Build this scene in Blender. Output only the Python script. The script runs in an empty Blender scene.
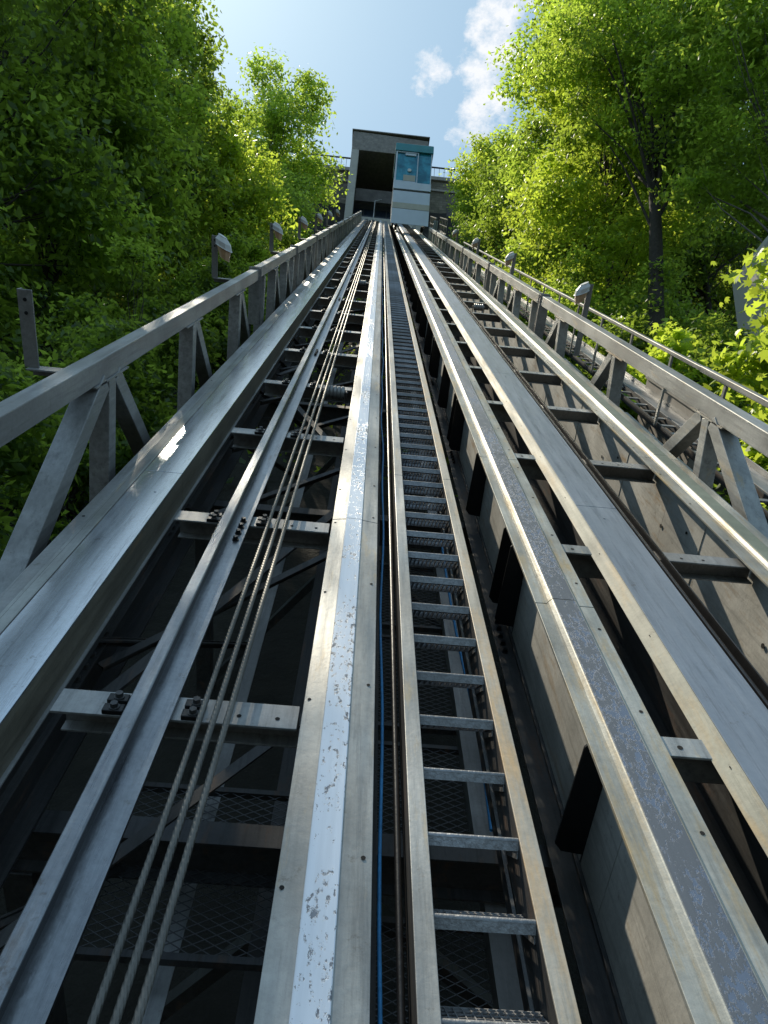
import bpy, bmesh, math, random
import numpy as np
from math import sin, cos, radians, pi, sqrt, atan2
from mathutils import Vector, Matrix, noise

random.seed(7)
D = bpy.data
COL = bpy.context.scene.collection
TH = radians(44.3)                      # slope of the incline
SV = Vector((0, cos(TH), sin(TH)))      # up the slope
NV = Vector((0, -sin(TH), cos(TH)))     # out of the slope
def P(u, s, n): return Vector((u, 0, 0)) + SV*s + NV*n
def ground_z(y): return .976*y - 6.4
S0, S1 = -1.6, 73.0                     # ends of the track

# ------------------------------------------------------------------ materials
def newmat(name):
    m = D.materials.new(name); m.use_nodes = True
    nt = m.node_tree; nt.nodes.clear()
    out = nt.nodes.new('ShaderNodeOutputMaterial')
    b = nt.nodes.new('ShaderNodeBsdfPrincipled')
    nt.links.new(b.outputs[0], out.inputs[0])
    return m, nt, b, out
def nd(nt, t, **k):
    n = nt.nodes.new(t)
    for a, v in k.items(): setattr(n, a, v)
    return n
def coords(nt, scale=(1,1,1), world=False):
    if world:
        g = nd(nt, 'ShaderNodeNewGeometry'); src = g.outputs['Position']
    else:
        g = nd(nt, 'ShaderNodeTexCoord'); src = g.outputs['Object']
    mp = nd(nt, 'ShaderNodeMapping'); mp.inputs['Scale'].default_value = scale
    nt.links.new(src, mp.inputs[0]); return mp.outputs[0]
def noi(nt, vec, scale, detail=4, rough=.6):
    n = nd(nt, 'ShaderNodeTexNoise'); n.inputs['Scale'].default_value = scale
    n.inputs['Detail'].default_value = detail; n.inputs['Roughness'].default_value = rough
    nt.links.new(vec, n.inputs['Vector']); return n.outputs[0]
def ramp(nt, fac, stops):
    r = nd(nt, 'ShaderNodeValToRGB'); e = r.color_ramp.elements
    while len(e) < len(stops): e.new(.5)
    for i, (p, c) in enumerate(stops):
        e[i].position = p; e[i].color = (c[0], c[1], c[2], 1) if len(c) == 3 else c
    nt.links.new(fac, r.inputs[0]); return r.outputs[0]
def mix(nt, fac, a, b, mode='MIX'):
    m = nd(nt, 'ShaderNodeMix', data_type='RGBA', blend_type=mode)
    for sock, v in ((0, fac), (6, a), (7, b)):
        if isinstance(v, (int, float)): m.inputs[sock].default_value = v
        elif isinstance(v, tuple): m.inputs[sock].default_value = (v[0], v[1], v[2], 1)
        else: nt.links.new(v, m.inputs[sock])
    return m.outputs[2]
def g3(v): return (v, v, v)

def metal(name, c1, c2, metallic=.8, rough=(.35, .55), streak=True, rust=0., rustc=(.30, .15, .06), bump=.15, dirt=.35, flake=1.0):
    m, nt, b, out = newmat(name)
    v = coords(nt)
    vs = coords(nt, (9, .55, 9)) if streak else v
    vw = coords(nt, (1, 1, 1), True)
    a = noi(nt, vs, 2.2, 6, .65)
    big = noi(nt, vw, 1.1, 4, .6)
    fine = noi(nt, v, 38, 3, .7)
    c = mix(nt, ramp(nt, a, [(.3, g3(0)), (.7, g3(1))]), c1, c2)
    c = mix(nt, ramp(nt, fine, [(.35, g3(.22*flake)), (.6, g3(0))]), c, tuple(x*.55 for x in c1))
    d = ramp(nt, big, [(.42, g3(dirt)), (.62, g3(0))])
    c = mix(nt, d, c, (.075, .068, .055))
    st = noi(nt, coords(nt, (14, .8, 14)), 1.3, 8, .78); c = mix(nt, ramp(nt, st, [(.50, g3(0)), (.66, g3(.55))]), c, tuple(x*.38 for x in c1))
    spt = noi(nt, v, 9, 6, .8); c = mix(nt, ramp(nt, spt, [(.60, g3(0)), (.70, g3(.5))]), c, (.10, .075, .05))
    met = nd(nt, 'ShaderNodeMath', operation='MULTIPLY'); met.inputs[1].default_value = metallic
    inv = nd(nt, 'ShaderNodeMath', operation='SUBTRACT'); inv.inputs[0].default_value = 1
    if rust > 0:
        rn = noi(nt, coords(nt, (5, .9, 5)), 1.7, 7, .7)
        rf = ramp(nt, rn, [(.62-.3*rust, g3(0)), (.80-.3*rust, g3(1))])
        c = mix(nt, rf, c, mix(nt, fine, rustc, tuple(x*1.8 for x in rustc)))
        nt.links.new(rf, inv.inputs[1])
    else:
        nt.links.new(d, inv.inputs[1])
    nt.links.new(inv.outputs[0], met.inputs[0]); nt.links.new(met.outputs[0], b.inputs['Metallic'])
    nt.links.new(c, b.inputs['Base Color'])
    r = nd(nt, 'ShaderNodeMapRange'); r.inputs[3].default_value = rough[0]; r.inputs[4].default_value = rough[1]
    r.inputs[1].default_value = .3; r.inputs[2].default_value = .7
    nt.links.new(a, r.inputs[0]); nt.links.new(r.outputs[0], b.inputs['Roughness'])
    bp = nd(nt, 'ShaderNodeBump'); bp.inputs['Strength'].default_value = bump; bp.inputs['Distance'].default_value = .01
    nt.links.new(mix(nt, .35, fine, noi(nt, v, 3.5, 2)), bp.inputs['Height']); nt.links.new(bp.outputs[0], b.inputs['Normal'])
    return m
def plain(name, c, rough=.6, metallic=0., var=.25, scale=12, bump=.2, dist=.01, world=False):
    m, nt, b, out = newmat(name)
    v = coords(nt, (1, 1, 1), world)
    n = noi(nt, v, scale, 6, .65); n2 = noi(nt, v, scale*.12, 4, .6)
    c1 = mix(nt, ramp(nt, n, [(.3, g3(0)), (.7, g3(1))]), tuple(x*(1-var) for x in c), tuple(x*(1+var) for x in c))
    c1 = mix(nt, ramp(nt, n2, [(.4, g3(.4)), (.65, g3(0))]), c1, tuple(x*.6 for x in c))
    nt.links.new(c1, b.inputs['Base Color']); b.inputs['Roughness'].default_value = rough; b.inputs['Metallic'].default_value = metallic
    bp = nd(nt, 'ShaderNodeBump'); bp.inputs['Strength'].default_value = bump; bp.inputs['Distance'].default_value = dist
    nt.links.new(n, bp.inputs['Height']); nt.links.new(bp.outputs[0], b.inputs['Normal'])
    return m

M = {}
M['galv'] = metal('galvanised steel', (.30, .30, .30), (.47, .47, .46), .6, (.36, .58), dirt=.45)
M['galv_light'] = metal('pale galvanised steel', (.36, .36, .345), (.52, .515, .485), .5, (.38, .6), rust=.18, rustc=(.34, .25, .13), dirt=.4)
M['galv_green'] = metal('weathered greenish galvanised steel', (.385, .385, .345), (.57, .56, .50), .4, (.4, .6), rust=.42, rustc=(.30, .22, .11), dirt=.5)
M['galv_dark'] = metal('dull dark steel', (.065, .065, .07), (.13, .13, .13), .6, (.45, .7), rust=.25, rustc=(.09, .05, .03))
M['web'] = metal('weathered web plate', (.50, .49, .45), (.70, .68, .62), .05, (.5, .7), streak=False, rust=.22, rustc=(.24, .16, .08), dirt=.3)
M['cover'] = metal('smooth sheet metal cover', (.62, .66, .71), (.70, .74, .78), .88, (.17, .24), dirt=.06, bump=.03, flake=.5)
M['cover_matt'] = metal('matt blue grey sheet cover', (.25, .28, .32), (.33, .36, .40), .55, (.42, .52), dirt=.12, bump=.04, flake=.5)
M['rail'] = metal('rail steel', (.21, .22, .24), (.40, .42, .44), .95, (.22, .45), rust=.12, rustc=(.10, .07, .05), dirt=.3)
M['side'] = metal('brown grey side sheet', (.20, .175, .13), (.28, .25, .19), .25, (.35, .5), rust=.15, rustc=(.16, .11, .06))  # brown base colour stands in for a reflection on the beam's side
M['rusty'] = metal('rust stained stringer', (.44, .40, .33), (.58, .53, .45), .35, (.45, .6), rust=.5, rustc=(.38, .26, .14), dirt=.2)
M['tread'] = metal('galvanised tread', (.24, .25, .27), (.44, .45, .47), .6, (.4, .6), streak=False, bump=.7, dirt=.5, flake=2.5)
M['black'] = plain('black painted steel', (.014, .014, .015), .38, .3, .3, 20)
M['hole'] = plain('dark bolt hole', (.006, .006, .006), .9, 0, .1)
M['cable'] = metal('greased wire rope', (.11, .105, .095), (.23, .22, .20), .7, (.38, .55), streak=False)
M['blue_rope'] = plain('blue nylon rope', (.03, .20, .42), .6, 0, .3, 40)
M['mesh'] = plain('expanded metal mesh', (.13, .13, .135), .5, .6, .2)
M['concrete'] = plain('concrete', (.34, .31, .27), .85, 0, .2, 5, .4, .02, True)
M['lens'] = plain('amber lamp glass', (.62, .40, .24), .3, 0, .3, 6)
M['lamp_white'] = plain('white lamp housing', (.62, .62, .60), .5, 0, .08, 6)
M['wood'] = plain('weathered wooden board', (.30, .24, .17), .8, 0, .35, 10)
M['rust_pipe'] = plain('rusty pipe', (.20, .075, .03), .8, 0, .4, 10)
M['beige'] = plain('beige panel', (.42, .40, .33), .55, 0, .06, 4)
M['white_panel'] = plain('white painted panel', (.54, .60, .68), .45, 0, .05, 2, .02)
M['teal'] = plain('teal painted fascia', (.035, .25, .29), .4, 0, .15, 3, .05)
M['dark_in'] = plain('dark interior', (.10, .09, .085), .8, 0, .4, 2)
M['pillar'] = plain('pale concrete pillar', (.40, .38, .34), .75, 0, .1, 3, .1, .01, True)
M['lintel'] = plain('brown cladding', (.21, .19, .165), .6, .2, .35, 3, .1, .01, True)
M['soil'] = plain('dark hillside soil', (.020, .018, .013), .95, 0, .5, 1.3, .8, .15, True)
M['iron'] = plain('dark iron railing', (.03, .035, .035), .5, .5, .1)

def painted_strip(name, base, under, amount, metallic=0., rough=.4):
    m, nt, b, out = newmat(name)
    v = coords(nt)
    n1 = noi(nt, coords(nt, (1, .55, 1)), 42, 5, .75); n2 = noi(nt, coords(nt, (1, .3, 1)), 2.2, 4, .7)
    s = nd(nt, 'ShaderNodeMath', operation='ADD'); nt.links.new(n1, s.inputs[0])
    k = nd(nt, 'ShaderNodeMath', operation='MULTIPLY'); k.inputs[1].default_value = .75; nt.links.new(n2, k.inputs[0]); nt.links.new(k.outputs[0], s.inputs[1])
    n3 = noi(nt, coords(nt, (60, .9, 1)), 2.0, 5, .7); s2 = nd(nt, 'ShaderNodeMath', operation='MULTIPLY_ADD'); s2.inputs[1].default_value = .25; nt.links.new(n3, s2.inputs[0]); nt.links.new(s.outputs[0], s2.inputs[2]); s = s2
    h = nd(nt, 'ShaderNodeMath', operation='MULTIPLY'); h.inputs[1].default_value = .6; nt.links.new(s.outputs[0], h.inputs[0])
    f = ramp(nt, h.outputs[0], [(amount, g3(0)), (amount+.02, g3(1))])
    c = mix(nt, f, base, under)
    c = mix(nt, ramp(nt, noi(nt, coords(nt, (12, .5, 12)), 3, 4), [(.4, g3(.25)), (.6, g3(0))]), c, tuple(x*.7 for x in base))
    nt.links.new(c, b.inputs['Base Color']); b.inputs['Roughness'].default_value = rough; b.inputs['Metallic'].default_value = metallic
    bp = nd(nt, 'ShaderNodeBump'); bp.inputs['Strength'].default_value = .4; bp.inputs['Distance'].default_value = .003; bp.invert = True
    nt.links.new(f, bp.inputs['Height']); nt.links.new(bp.outputs[0], b.inputs['Normal'])
    return m
M['white_strip'] = painted_strip('worn white running strip', (.70, .74, .80), (.13, .14, .16), .650, .25, .33)
M['blue_strip'] = painted_strip('worn blue grey running strip', (.15, .16, .175), (.15, .19, .26), .615, .3, .5)
M['cream'] = metal('dull cream zinc sheet', (.36, .335, .26), (.47, .44, .34), .05, (.6, .75), rust=.4, rustc=(.30, .22, .12), dirt=.5)
M['green_strip'] = plain('dull green running strip', (.20, .23, .18), .7, .1, .2, 8)

def glass_mat():
    m, nt, b, out = newmat('teal tinted glass')
    b.inputs['Base Color'].default_value = (.02, .20, .28, 1); b.inputs['Roughness'].default_value = .08
    b.inputs['Metallic'].default_value = .25
    v = coords(nt); c = mix(nt, ramp(nt, noi(nt, v, 1.6, 3), [(.4, g3(0)), (.6, g3(1))]), (.012, .12, .18), (.04, .27, .36))
    nt.links.new(c, b.inputs['Base Color'])
    return m
M['glass'] = glass_mat()
M['dark_glass'] = plain('dark window glass', (.02, .03, .045), .12, 0, .5, 3, .02)

def stone_mat():
    m, nt, b, out = newmat('stone masonry')
    g = nd(nt, 'ShaderNodeNewGeometry'); sp = nd(nt, 'ShaderNodeSeparateXYZ'); nt.links.new(g.outputs['Position'], sp.inputs[0])
    cb = nd(nt, 'ShaderNodeCombineXYZ'); nt.links.new(sp.outputs[0], cb.inputs[0]); nt.links.new(sp.outputs[2], cb.inputs[1])
    br = nd(nt, 'ShaderNodeTexBrick'); br.inputs['Scale'].default_value = 1.
    br.inputs['Brick Width'].default_value = .8; br.inputs['Row Height'].default_value = .32; br.inputs['Mortar Size'].default_value = .02
    br.inputs['Color1'].default_value = (.17, .15, .115, 1); br.inputs['Color2'].default_value = (.26, .23, .17, 1); br.inputs['Mortar'].default_value = (.10, .09, .075, 1)
    nt.links.new(cb.outputs[0], br.inputs[0])
    n = noi(nt, g.outputs['Position'], 1.2, 6, .65)
    c = mix(nt, ramp(nt, n, [(.35, g3(.6)), (.65, g3(0))]), br.outputs[0], (.07, .07, .045))
    nt.links.new(c, b.inputs['Base Color']); b.inputs['Roughness'].default_value = .9
    bp = nd(nt, 'ShaderNodeBump'); bp.inputs['Strength'].default_value = .6; bp.inputs['Distance'].default_value = .03; bp.invert = True
    nt.links.new(br.outputs[1], bp.inputs['Height']); nt.links.new(bp.outputs[0], b.inputs['Normal'])
    return m
M['stone'] = stone_mat()
M['plaster'] = plain('pale sand plaster', (.50, .48, .42), .85, 0, .08, 2, .1, .01, True)

def leaf_mat(name, dark, light, trans, tf=.58):
    m, nt, b, out = newmat(name)
    at = nd(nt, 'ShaderNodeAttribute'); at.attribute_name = 'tone'
    c = mix(nt, at.outputs['Fac'], dark, light)
    nt.links.new(c, b.inputs['Base Color']); b.inputs['Roughness'].default_value = .42; b.inputs['Specular IOR Level'].default_value = .4
    t = nd(nt, 'ShaderNodeBsdfTranslucent')
    tc = mix(nt, at.outputs['Fac'], tuple(x*.6 for x in trans), trans); nt.links.new(tc, t.inputs[0])
    ms = nd(nt, 'ShaderNodeMixShader'); ms.inputs[0].default_value = tf
    nt.links.new(b.outputs[0], ms.inputs[1]); nt.links.new(t.outputs[0], ms.inputs[2]); nt.links.new(ms.outputs[0], out.inputs[0])
    return m
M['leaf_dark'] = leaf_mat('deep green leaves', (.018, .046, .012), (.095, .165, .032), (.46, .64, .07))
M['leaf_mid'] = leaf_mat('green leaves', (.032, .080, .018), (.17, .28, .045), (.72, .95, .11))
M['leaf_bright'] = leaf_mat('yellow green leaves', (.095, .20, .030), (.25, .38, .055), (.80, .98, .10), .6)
M['bark'] = plain('grey brown bark', (.045, .038, .030), .9, 0, .4, 9, .8, .03, True)
M['bark_light'] = plain('pale grey bark', (.13, .12, .10), .9, 0, .35, 9, .8, .03, True)

# ------------------------------------------------------------------ mesh helpers
class MB:
    def __init__(self): self.v = []; self.f = []; self.mi = []; self.sm = []
    def add(self, vs, fs, mi=0, smooth=False):
        o = len(self.v); self.v += [tuple(x) for x in vs]
        for f in fs: self.f.append([o+i for i in f]); self.mi.append(mi); self.sm.append(smooth)
    def box(self, a, b, mi=0):
        (x0, y0, z0), (x1, y1, z1) = a, b
        self.add([(x0,y0,z0),(x1,y0,z0),(x1,y1,z0),(x0,y1,z0),(x0,y0,z1),(x1,y0,z1),(x1,y1,z1),(x0,y1,z1)],
                 [(0,3,2,1),(4,5,6,7),(0,1,5,4),(1,2,6,5),(2,3,7,6),(3,0,4,7)], mi)
    def ext(self, prof, y0, y1, mi=0):      # prof: counter-clockwise (x,z) seen from -y
        n = len(prof)
        self.add([(x, y0, z) for x, z in prof] + [(x, y1, z) for x, z in prof],
                 [tuple(range(n)), tuple(range(2*n-1, n-1, -1))] + [(i, i+n, (i+1) % n+n, (i+1) % n) for i in range(n)], mi)
    def extx(self, prof, x0, x1, mi=0):     # prof: (y,z)
        n = len(prof)
        self.add([(x0, y, z) for y, z in prof] + [(x1, y, z) for y, z in prof],
                 [tuple(range(n-1, -1, -1)), tuple(range(n, 2*n))] + [(i, (i+1) % n, (i+1) % n+n, i+n) for i in range(n)], mi)
    def bar(self, a, b, w, h, up=(1, 0, 0), mi=0):   # rectangular bar, h measured across 'up'
        a, b = Vector(a), Vector(b); d = (b-a).normalized(); up = Vector(up)
        x = d.cross(up).normalized(); z = x.cross(d).normalized()
        vs = [p + x*sx*w/2 + z*sz*h/2 for p in (a, b) for sx, sz in ((-1,-1),(1,-1),(1,1),(-1,1))]
        self.add(vs, [(0,3,2,1),(4,5,6,7),(0,1,5,4),(1,2,6,5),(2,3,7,6),(3,0,4,7)], mi)
    def cyl(self, a, b, r, seg=10, r2=None, mi=0, cap=True):
        a, b = Vector(a), Vector(b); d = (b-a).normalized(); r2 = r if r2 is None else r2
        t = Vector((0,0,1)) if abs(d.z) < .9 else Vector((1,0,0)); x = d.cross(t).normalized(); y = d.cross(x)
        vs = [a + (x*cos(2*pi*i/seg)+y*sin(2*pi*i/seg))*r for i in range(seg)] + [b + (x*cos(2*pi*i/seg)+y*sin(2*pi*i/seg))*r2 for i in range(seg)]
        self.add(vs, [(i, (i+1) % seg, (i+1) % seg+seg, i+seg) for i in range(seg)], mi, True)
        if cap: self.add(vs, [tuple(range(seg-1, -1, -1)), tuple(range(seg, 2*seg))], mi)
    def tube(self, pts, rs, seg=8, mi=0):
        base = len(self.v); x = None
        for i, p in enumerate(pts):
            p = Vector(p); d = (Vector(pts[min(i+1, len(pts)-1)]) - Vector(pts[max(i-1, 0)])).normalized()
            if x is None: x = d.orthogonal().normalized()
            x = (x - d*x.dot(d)).normalized(); y = d.cross(x)
            for k in range(seg):
                a = 2*pi*k/seg; self.v.append(tuple(p + (x*cos(a)+y*sin(a))*rs[i]))
        for i in range(len(pts)-1):
            for k in range(seg):
                a = base+i*seg+k; b = base+i*seg+(k+1) % seg
                self.f.append([a, b, b+seg, a+seg]); self.mi.append(mi); self.sm.append(True)
    def bolt(self, p, r=.016, h=.016, mi=0):   # washer and hex head standing on a surface facing +z
        x, y, z = p; self.cyl((x,y,z), (x,y,z+.004), r*1.35, 12, mi=mi); self.cyl((x,y,z+.004), (x,y,z+.004+h), r, 6, mi=mi)
    def disc(self, p, r=.011, mi=1, seg=8):
        x, y, z = p; self.add([(x+r*cos(2*pi*i/seg), y+r*sin(2*pi*i/seg), z+.0015) for i in range(seg)], [tuple(range(seg))], mi)
    def build(self, name, mats, parent=None, bevel=0., label=None):
        me = D.meshes.new(name); me.from_pydata(self.v, [], self.f)
        for m in (mats if isinstance(mats, (list, tuple)) else [mats]): me.materials.append(M[m])
        me.polygons.foreach_set('material_index', self.mi); me.polygons.foreach_set('use_smooth', self.sm)
        me.update(); o = D.objects.new(name, me); COL.objects.link(o)
        if parent: o.parent = parent
        if bevel:
            md = o.modifiers.new('bevel', 'BEVEL'); md.width = bevel; md.segments = 2; md.limit_method = 'ANGLE'; md.angle_limit = radians(50); md.harden_normals = False
        if label: o['label'] = label
        return o
BOLT = {}
def bolt_part(parent, loc, mat='galv_dark'):
    if mat not in BOLT:
        b = MB(); b.bolt((0, 0, 0), .015, .02); o = b.build('bolt', mat, parent); BOLT[mat] = o.data
    else: o = D.objects.new('bolt', BOLT[mat]); COL.objects.link(o); o.parent = parent
    o.location = loc; return o
def tag(o, label=None, cat=None, group=None, kind=None):
    if label: o['label'] = label
    if cat: o['category'] = cat
    if group: o['group'] = group
    if kind: o['kind'] = kind
    return o
def thing(name, label, cat, usn, group=None):       # empty standing on the slope, its axes (across, up the slope, out of it)
    o = D.objects.new(name, None); COL.objects.link(o); o.location = P(*usn); o.rotation_euler = (TH, 0, 0); o.empty_display_size = .2
    return tag(o, label, cat, group)
def upright(name, label, cat, loc, group=None, rz=0):
    o = D.objects.new(name, None); COL.objects.link(o); o.location = loc; o.rotation_euler = (0, 0, rz)
    return tag(o, label, cat, group)
def copy_tree(o, parent=None):
    c = o.copy(); COL.objects.link(c); c.parent = parent
    for ch in [x for x in KIDS.get(o.name, [])]: copy_tree(ch, c)
    return c
KIDS = {}
def index_kids():
    KIDS.clear()
    for x in D.objects:
        if x.parent: KIDS.setdefault(x.parent.name, []).append(x)
ORD = ['lowest', 'second', 'third', 'fourth', 'fifth', 'sixth', 'seventh', 'eighth', 'ninth', 'tenth']

# ------------------------------------------------------------------ terrain
def terrain():
    nx, ny = 90, 110
    xs = [(-1 if t < 0 else 1)*(abs(t)**2.2)*260 for t in np.linspace(-1, 1, nx)]
    ys = list(np.linspace(-8, 60, 100))
    ys = [-400, -200, -100, -60, -35, -22, -14] + ys + [62, 70, 85, 110, 160, 240, 400, 700]
    v = []; f = []
    for y in ys:
        for x in xs:
            if y < 0: z = -6.4 - .2*0
            elif y < 59.2: z = ground_z(y)
            else: z = 60.3
            if 0 <= y < 59.2:
                b = noise.noise(Vector((x*.25, y*.25, 0)))*.8 + noise.noise(Vector((x*.8, y*.8, 3)))*.25
                z += b*min(1, max(0, (abs(x-.4)-3)/3)) - .1
                z += .35*max(0, min(1, (abs(x)-5)/8))
            v.append((x, y, z))
    for j in range(len(ys)-1):
        for i in range(nx-1):
            a = j*nx+i; f.append((a, a+1, a+1+nx, a+nx))
    me = D.meshes.new('ground'); me.from_pydata(v, [], f); me.materials.append(M['soil'])
    me.polygons.foreach_set('use_smooth', [True]*len(f))
    o = D.objects.new('ground', me); COL.objects.link(o); o['kind'] = 'structure'
terrain()

# ------------------------------------------------------------------ left track: box beam with sheet cover
def holes(mb, x, y0, y1, z, step, r=.010):
    y = y0
    while y < y1: mb.disc((x, y, z), r); y += step
t = thing('box_beam', 'broad box beam with shiny sky-reflecting sheet cover, leftmost running beam', 'beam', (-1.3, 0, -1.84))
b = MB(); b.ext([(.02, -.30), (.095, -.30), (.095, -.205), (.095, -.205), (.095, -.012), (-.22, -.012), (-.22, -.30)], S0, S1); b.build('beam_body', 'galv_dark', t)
b = MB(); b.ext([(-.32, -.09), (-.245, -.09), (-.245, -.022), (-.32, -.022)], S0, S1); holes(b, -.28, .4, 20, -.022, 1.7); b.build('outer_rail', ['galv', 'hole'], t, .004)
b = MB(); b.ext([(-.243, -.05), (-.155, -.011), (-.155, .0015), (-.163, .0015), (-.243, -.018)], S0, S1); b.build('edge_strip', 'galv_light', t)
y = S0
for y1 in [4.55, 9.5]+[14.4+4.9*k for k in range(12)]+[S1]:
    b = MB(); b.ext([(-.150, -.008), (.096, -.008), (.096, -.012), (.103, -.012), (.103, -.002), (.100, 0), (-.150, 0)][::1], y+.0025, y1-.0025)
    b.cyl((.02, y1-.35, 0), (.02, y1-.35, .004), .008, 8)
    b.build('cover_panel', 'cover', t, .002)
    b = MB(); b.box((.096, y+.0025, -.215), (.102, y1-.0025, -.0125)); b.build('side_panel', 'side', t); y = y1
b = MB(); b.ext([(.1025, -.222), (.120, -.222), (.120, -.214), (.1025, -.214)], S0, S1); b.build('lower_lip', 'galv', t)

# guide rail
t = thing('guide_rail', 'narrow polished guide rail with bolted foot left of the hauling cables', 'rail', (-.70, 0, -1.87))
b = MB(); b.ext([(-.10, -.018), (.072, -.018), (.072, -.002), (-.035, .006), (-.10, 0)], S0, S1); b.build('rail_foot', 'rail', t, .002)
b = MB(); b.ext([(-.078, .066), (-.018, .066), (-.018, .074), (-.024, .078), (-.073, .078), (-.078, .074)], S0, S1); b.build('rail_head', 'rail', t, .003)
b = MB(); b.box((-.066, S0, .004), (-.030, S1, .0655)); b.build('rail_web', 'black', t)  # black colour stands in for the shaded gap under the rail head
for yj in [4.0, 9.3, 14.6, 19.9]:
    for k in range(4):
        for x in (-.090, .030): bolt_part(t, (x, yj-.32+k*.085, .002), 'black')

# wire ropes: real twisted strands near the viewer
def wire_rope(u, n, r, label):
    t = thing('hauling_cable', label, 'cable', (u, 0, n), 'three parallel hauling cables on the left track')
    mb = MB(); sr = r*.42; R_ = r*.60
    for k in range(6):
        pts = []; y = S0
        while y < 10:
            a = 2*pi*(k/6 + y/.16); pts.append((R_*cos(a), y, R_*sin(a))); y += .16/10
        mb.tube(pts, [sr]*len(pts), 5)
    mb.cyl((0, S0, 0), (0, S1, 0), r*.92, 8)
    o = mb.build('hauling_cable', 'cable')
    D.objects.remove(t); o.location = P(u, 0, n); o.rotation_euler = (TH, 0, 0)
    tag(o, label, 'cable', 'three parallel hauling cables on the left track')
wire_rope(-.500, -1.80, .0115, 'leftmost of three twisted steel hauling cables')
wire_rope(-.449, -1.80, .0125, 'middle one of three twisted steel hauling cables')
wire_rope(-.400, -1.80, .0125, 'rightmost of three twisted steel hauling cables')

# centre rail
t = thing('running_rail', 'centre running rail with worn white painted strip on a grey flange', 'rail', (0, 0, -1.84))
y = S0
for y1 in [4.05, 10.0, 16, 22, 28, 34, 40, 46, 52, 58, 64, S1]:
    b = MB(); b.ext([(-.135, -.030), (.148, -.030), (.148, -.016), (.052, -.004), (-.052, -.004), (-.135, -.016)], y+.003, y1-.003)
    yy = y+.5
    while yy < min(y1, 20): b.disc((-.115, yy, -.0128), .008); b.disc((.12, yy+.12, -.0118), .008); yy += .85
    b.build('flange', ['galv_light', 'hole'], t, .002)
    b = MB(); b.ext([(-.050, -.004), (.050, -.004), (.050, .001), (.047, .003), (-.047, .003), (-.050, .001)], y+.003, y1-.003); b.build('running_strip', 'white_strip', t); y = y1
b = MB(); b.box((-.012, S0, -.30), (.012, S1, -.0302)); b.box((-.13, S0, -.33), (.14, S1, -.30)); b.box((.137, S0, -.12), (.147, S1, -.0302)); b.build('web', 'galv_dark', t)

# ------------------------------------------------------------------ cross ties
TIES = [-1.31+1.765*k for k in range(42)]
def left_tie(i, s):
    if i <= 9: lab = f'{ORD[i-1] if i else "nearest"} cross tie up from the bottom under the hauling cables, bolted to the guide rail'
    else: lab = 'small distant cross tie of the left track, beyond the tenth tie'
    t = thing('cross_tie', lab, 'cross tie', (-.65, s, -1.895), 'cross ties of the left track')
    if i == 0: t['label'] = 'cross tie hidden nearest to the viewer under the left track'
    return t
lt = left_tie(2, TIES[2])
b = MB(); b.ext([(-.55, -.15), (-.545, -.15), (-.545, -.004), (.51, -.004), (.51, 0), (-.55, 0)][0:0] or [(-.44, -.012), (.50, -.012), (.50, 0), (-.44, 0)], -.05, .085)
b.box((-.44, .075, -.15), (.50, .085, -.012)); b.box((-.44, .02, -.16), (.50, .085, -.15))
for x in (.18, .27, .42): b.disc((x, .0, 0), .010)
b.build('tie_bar', ['galv', 'hole'], lt, .002)
for x, nm in ((-.20, 'rail_clamp'), (.10, 'rail_clamp')):
    for yy in (-.028, .032):
        b = MB(); b.box((x-.045, yy-.022, .0), (x+.035, yy+.022, .022)); c = b.build(nm, 'black', lt, .004)
        b = MB(); b.bolt((x-.002, yy, .022), .015, .018); b.build('bolt', 'galv_dark', c)
index_kids()
for i, s in enumerate(TIES):
    if i <= 2: continue        # the two below the frame are not built
    c = copy_tree(lt); c.location = P(-.65, s, -1.895)
    if i <= 11: c['label'] = f'{ORD[i-2]} cross tie up the left track, crossing under the hauling cables'
    else: c['label'] = 'small distant cross tie high up the left track'
lt['label'] = 'lowest cross tie of the left track, with two bolted clamps at the guide rail'

rt = thing('cross_tie', 'x', 'cross tie', (2.0, TIES[3], -1.885), 'cross ties of the right track')
def rtie(parent):
    b = MB(); b.box((-.10, -.045, -.012), (.58, .075, 0)); b.box((-.10, .065, -.13), (.58, .075, -.012)); b.box((-.10, -.0, -.14), (.58, .075, -.13))
    for x in (.08, .22, .5): b.disc((x, 0, 0), .011)
    b.build('tie_bar', ['galv', 'hole'], parent, .002)
    b = MB(); b.box((-.87, -.05, -.012), (-.12, .06, 0)); b.box((-.87, .05, -.22), (-.12, .06, -.012)); b.disc((-.62, 0, 0), .012); b.disc((-.4, .01, 0), .012); b.build('inner_tie_bar', ['galv_light', 'hole'], parent, .002)
rtie(rt); index_kids()
for i, s in enumerate(TIES):
    if i < 2: continue
    c = rt if i == 3 else copy_tree(rt)
    c.location = P(2.0, s, -1.885)
    if i < 1: c['label'] = 'cross tie nearest the viewer under the right track'
    elif i <= 11: c['label'] = f'{ORD[i-2]} cross tie up the right track, in the bay beside the sunlit web'
    else: c['label'] = 'small distant cross tie high up the right track'

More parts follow.
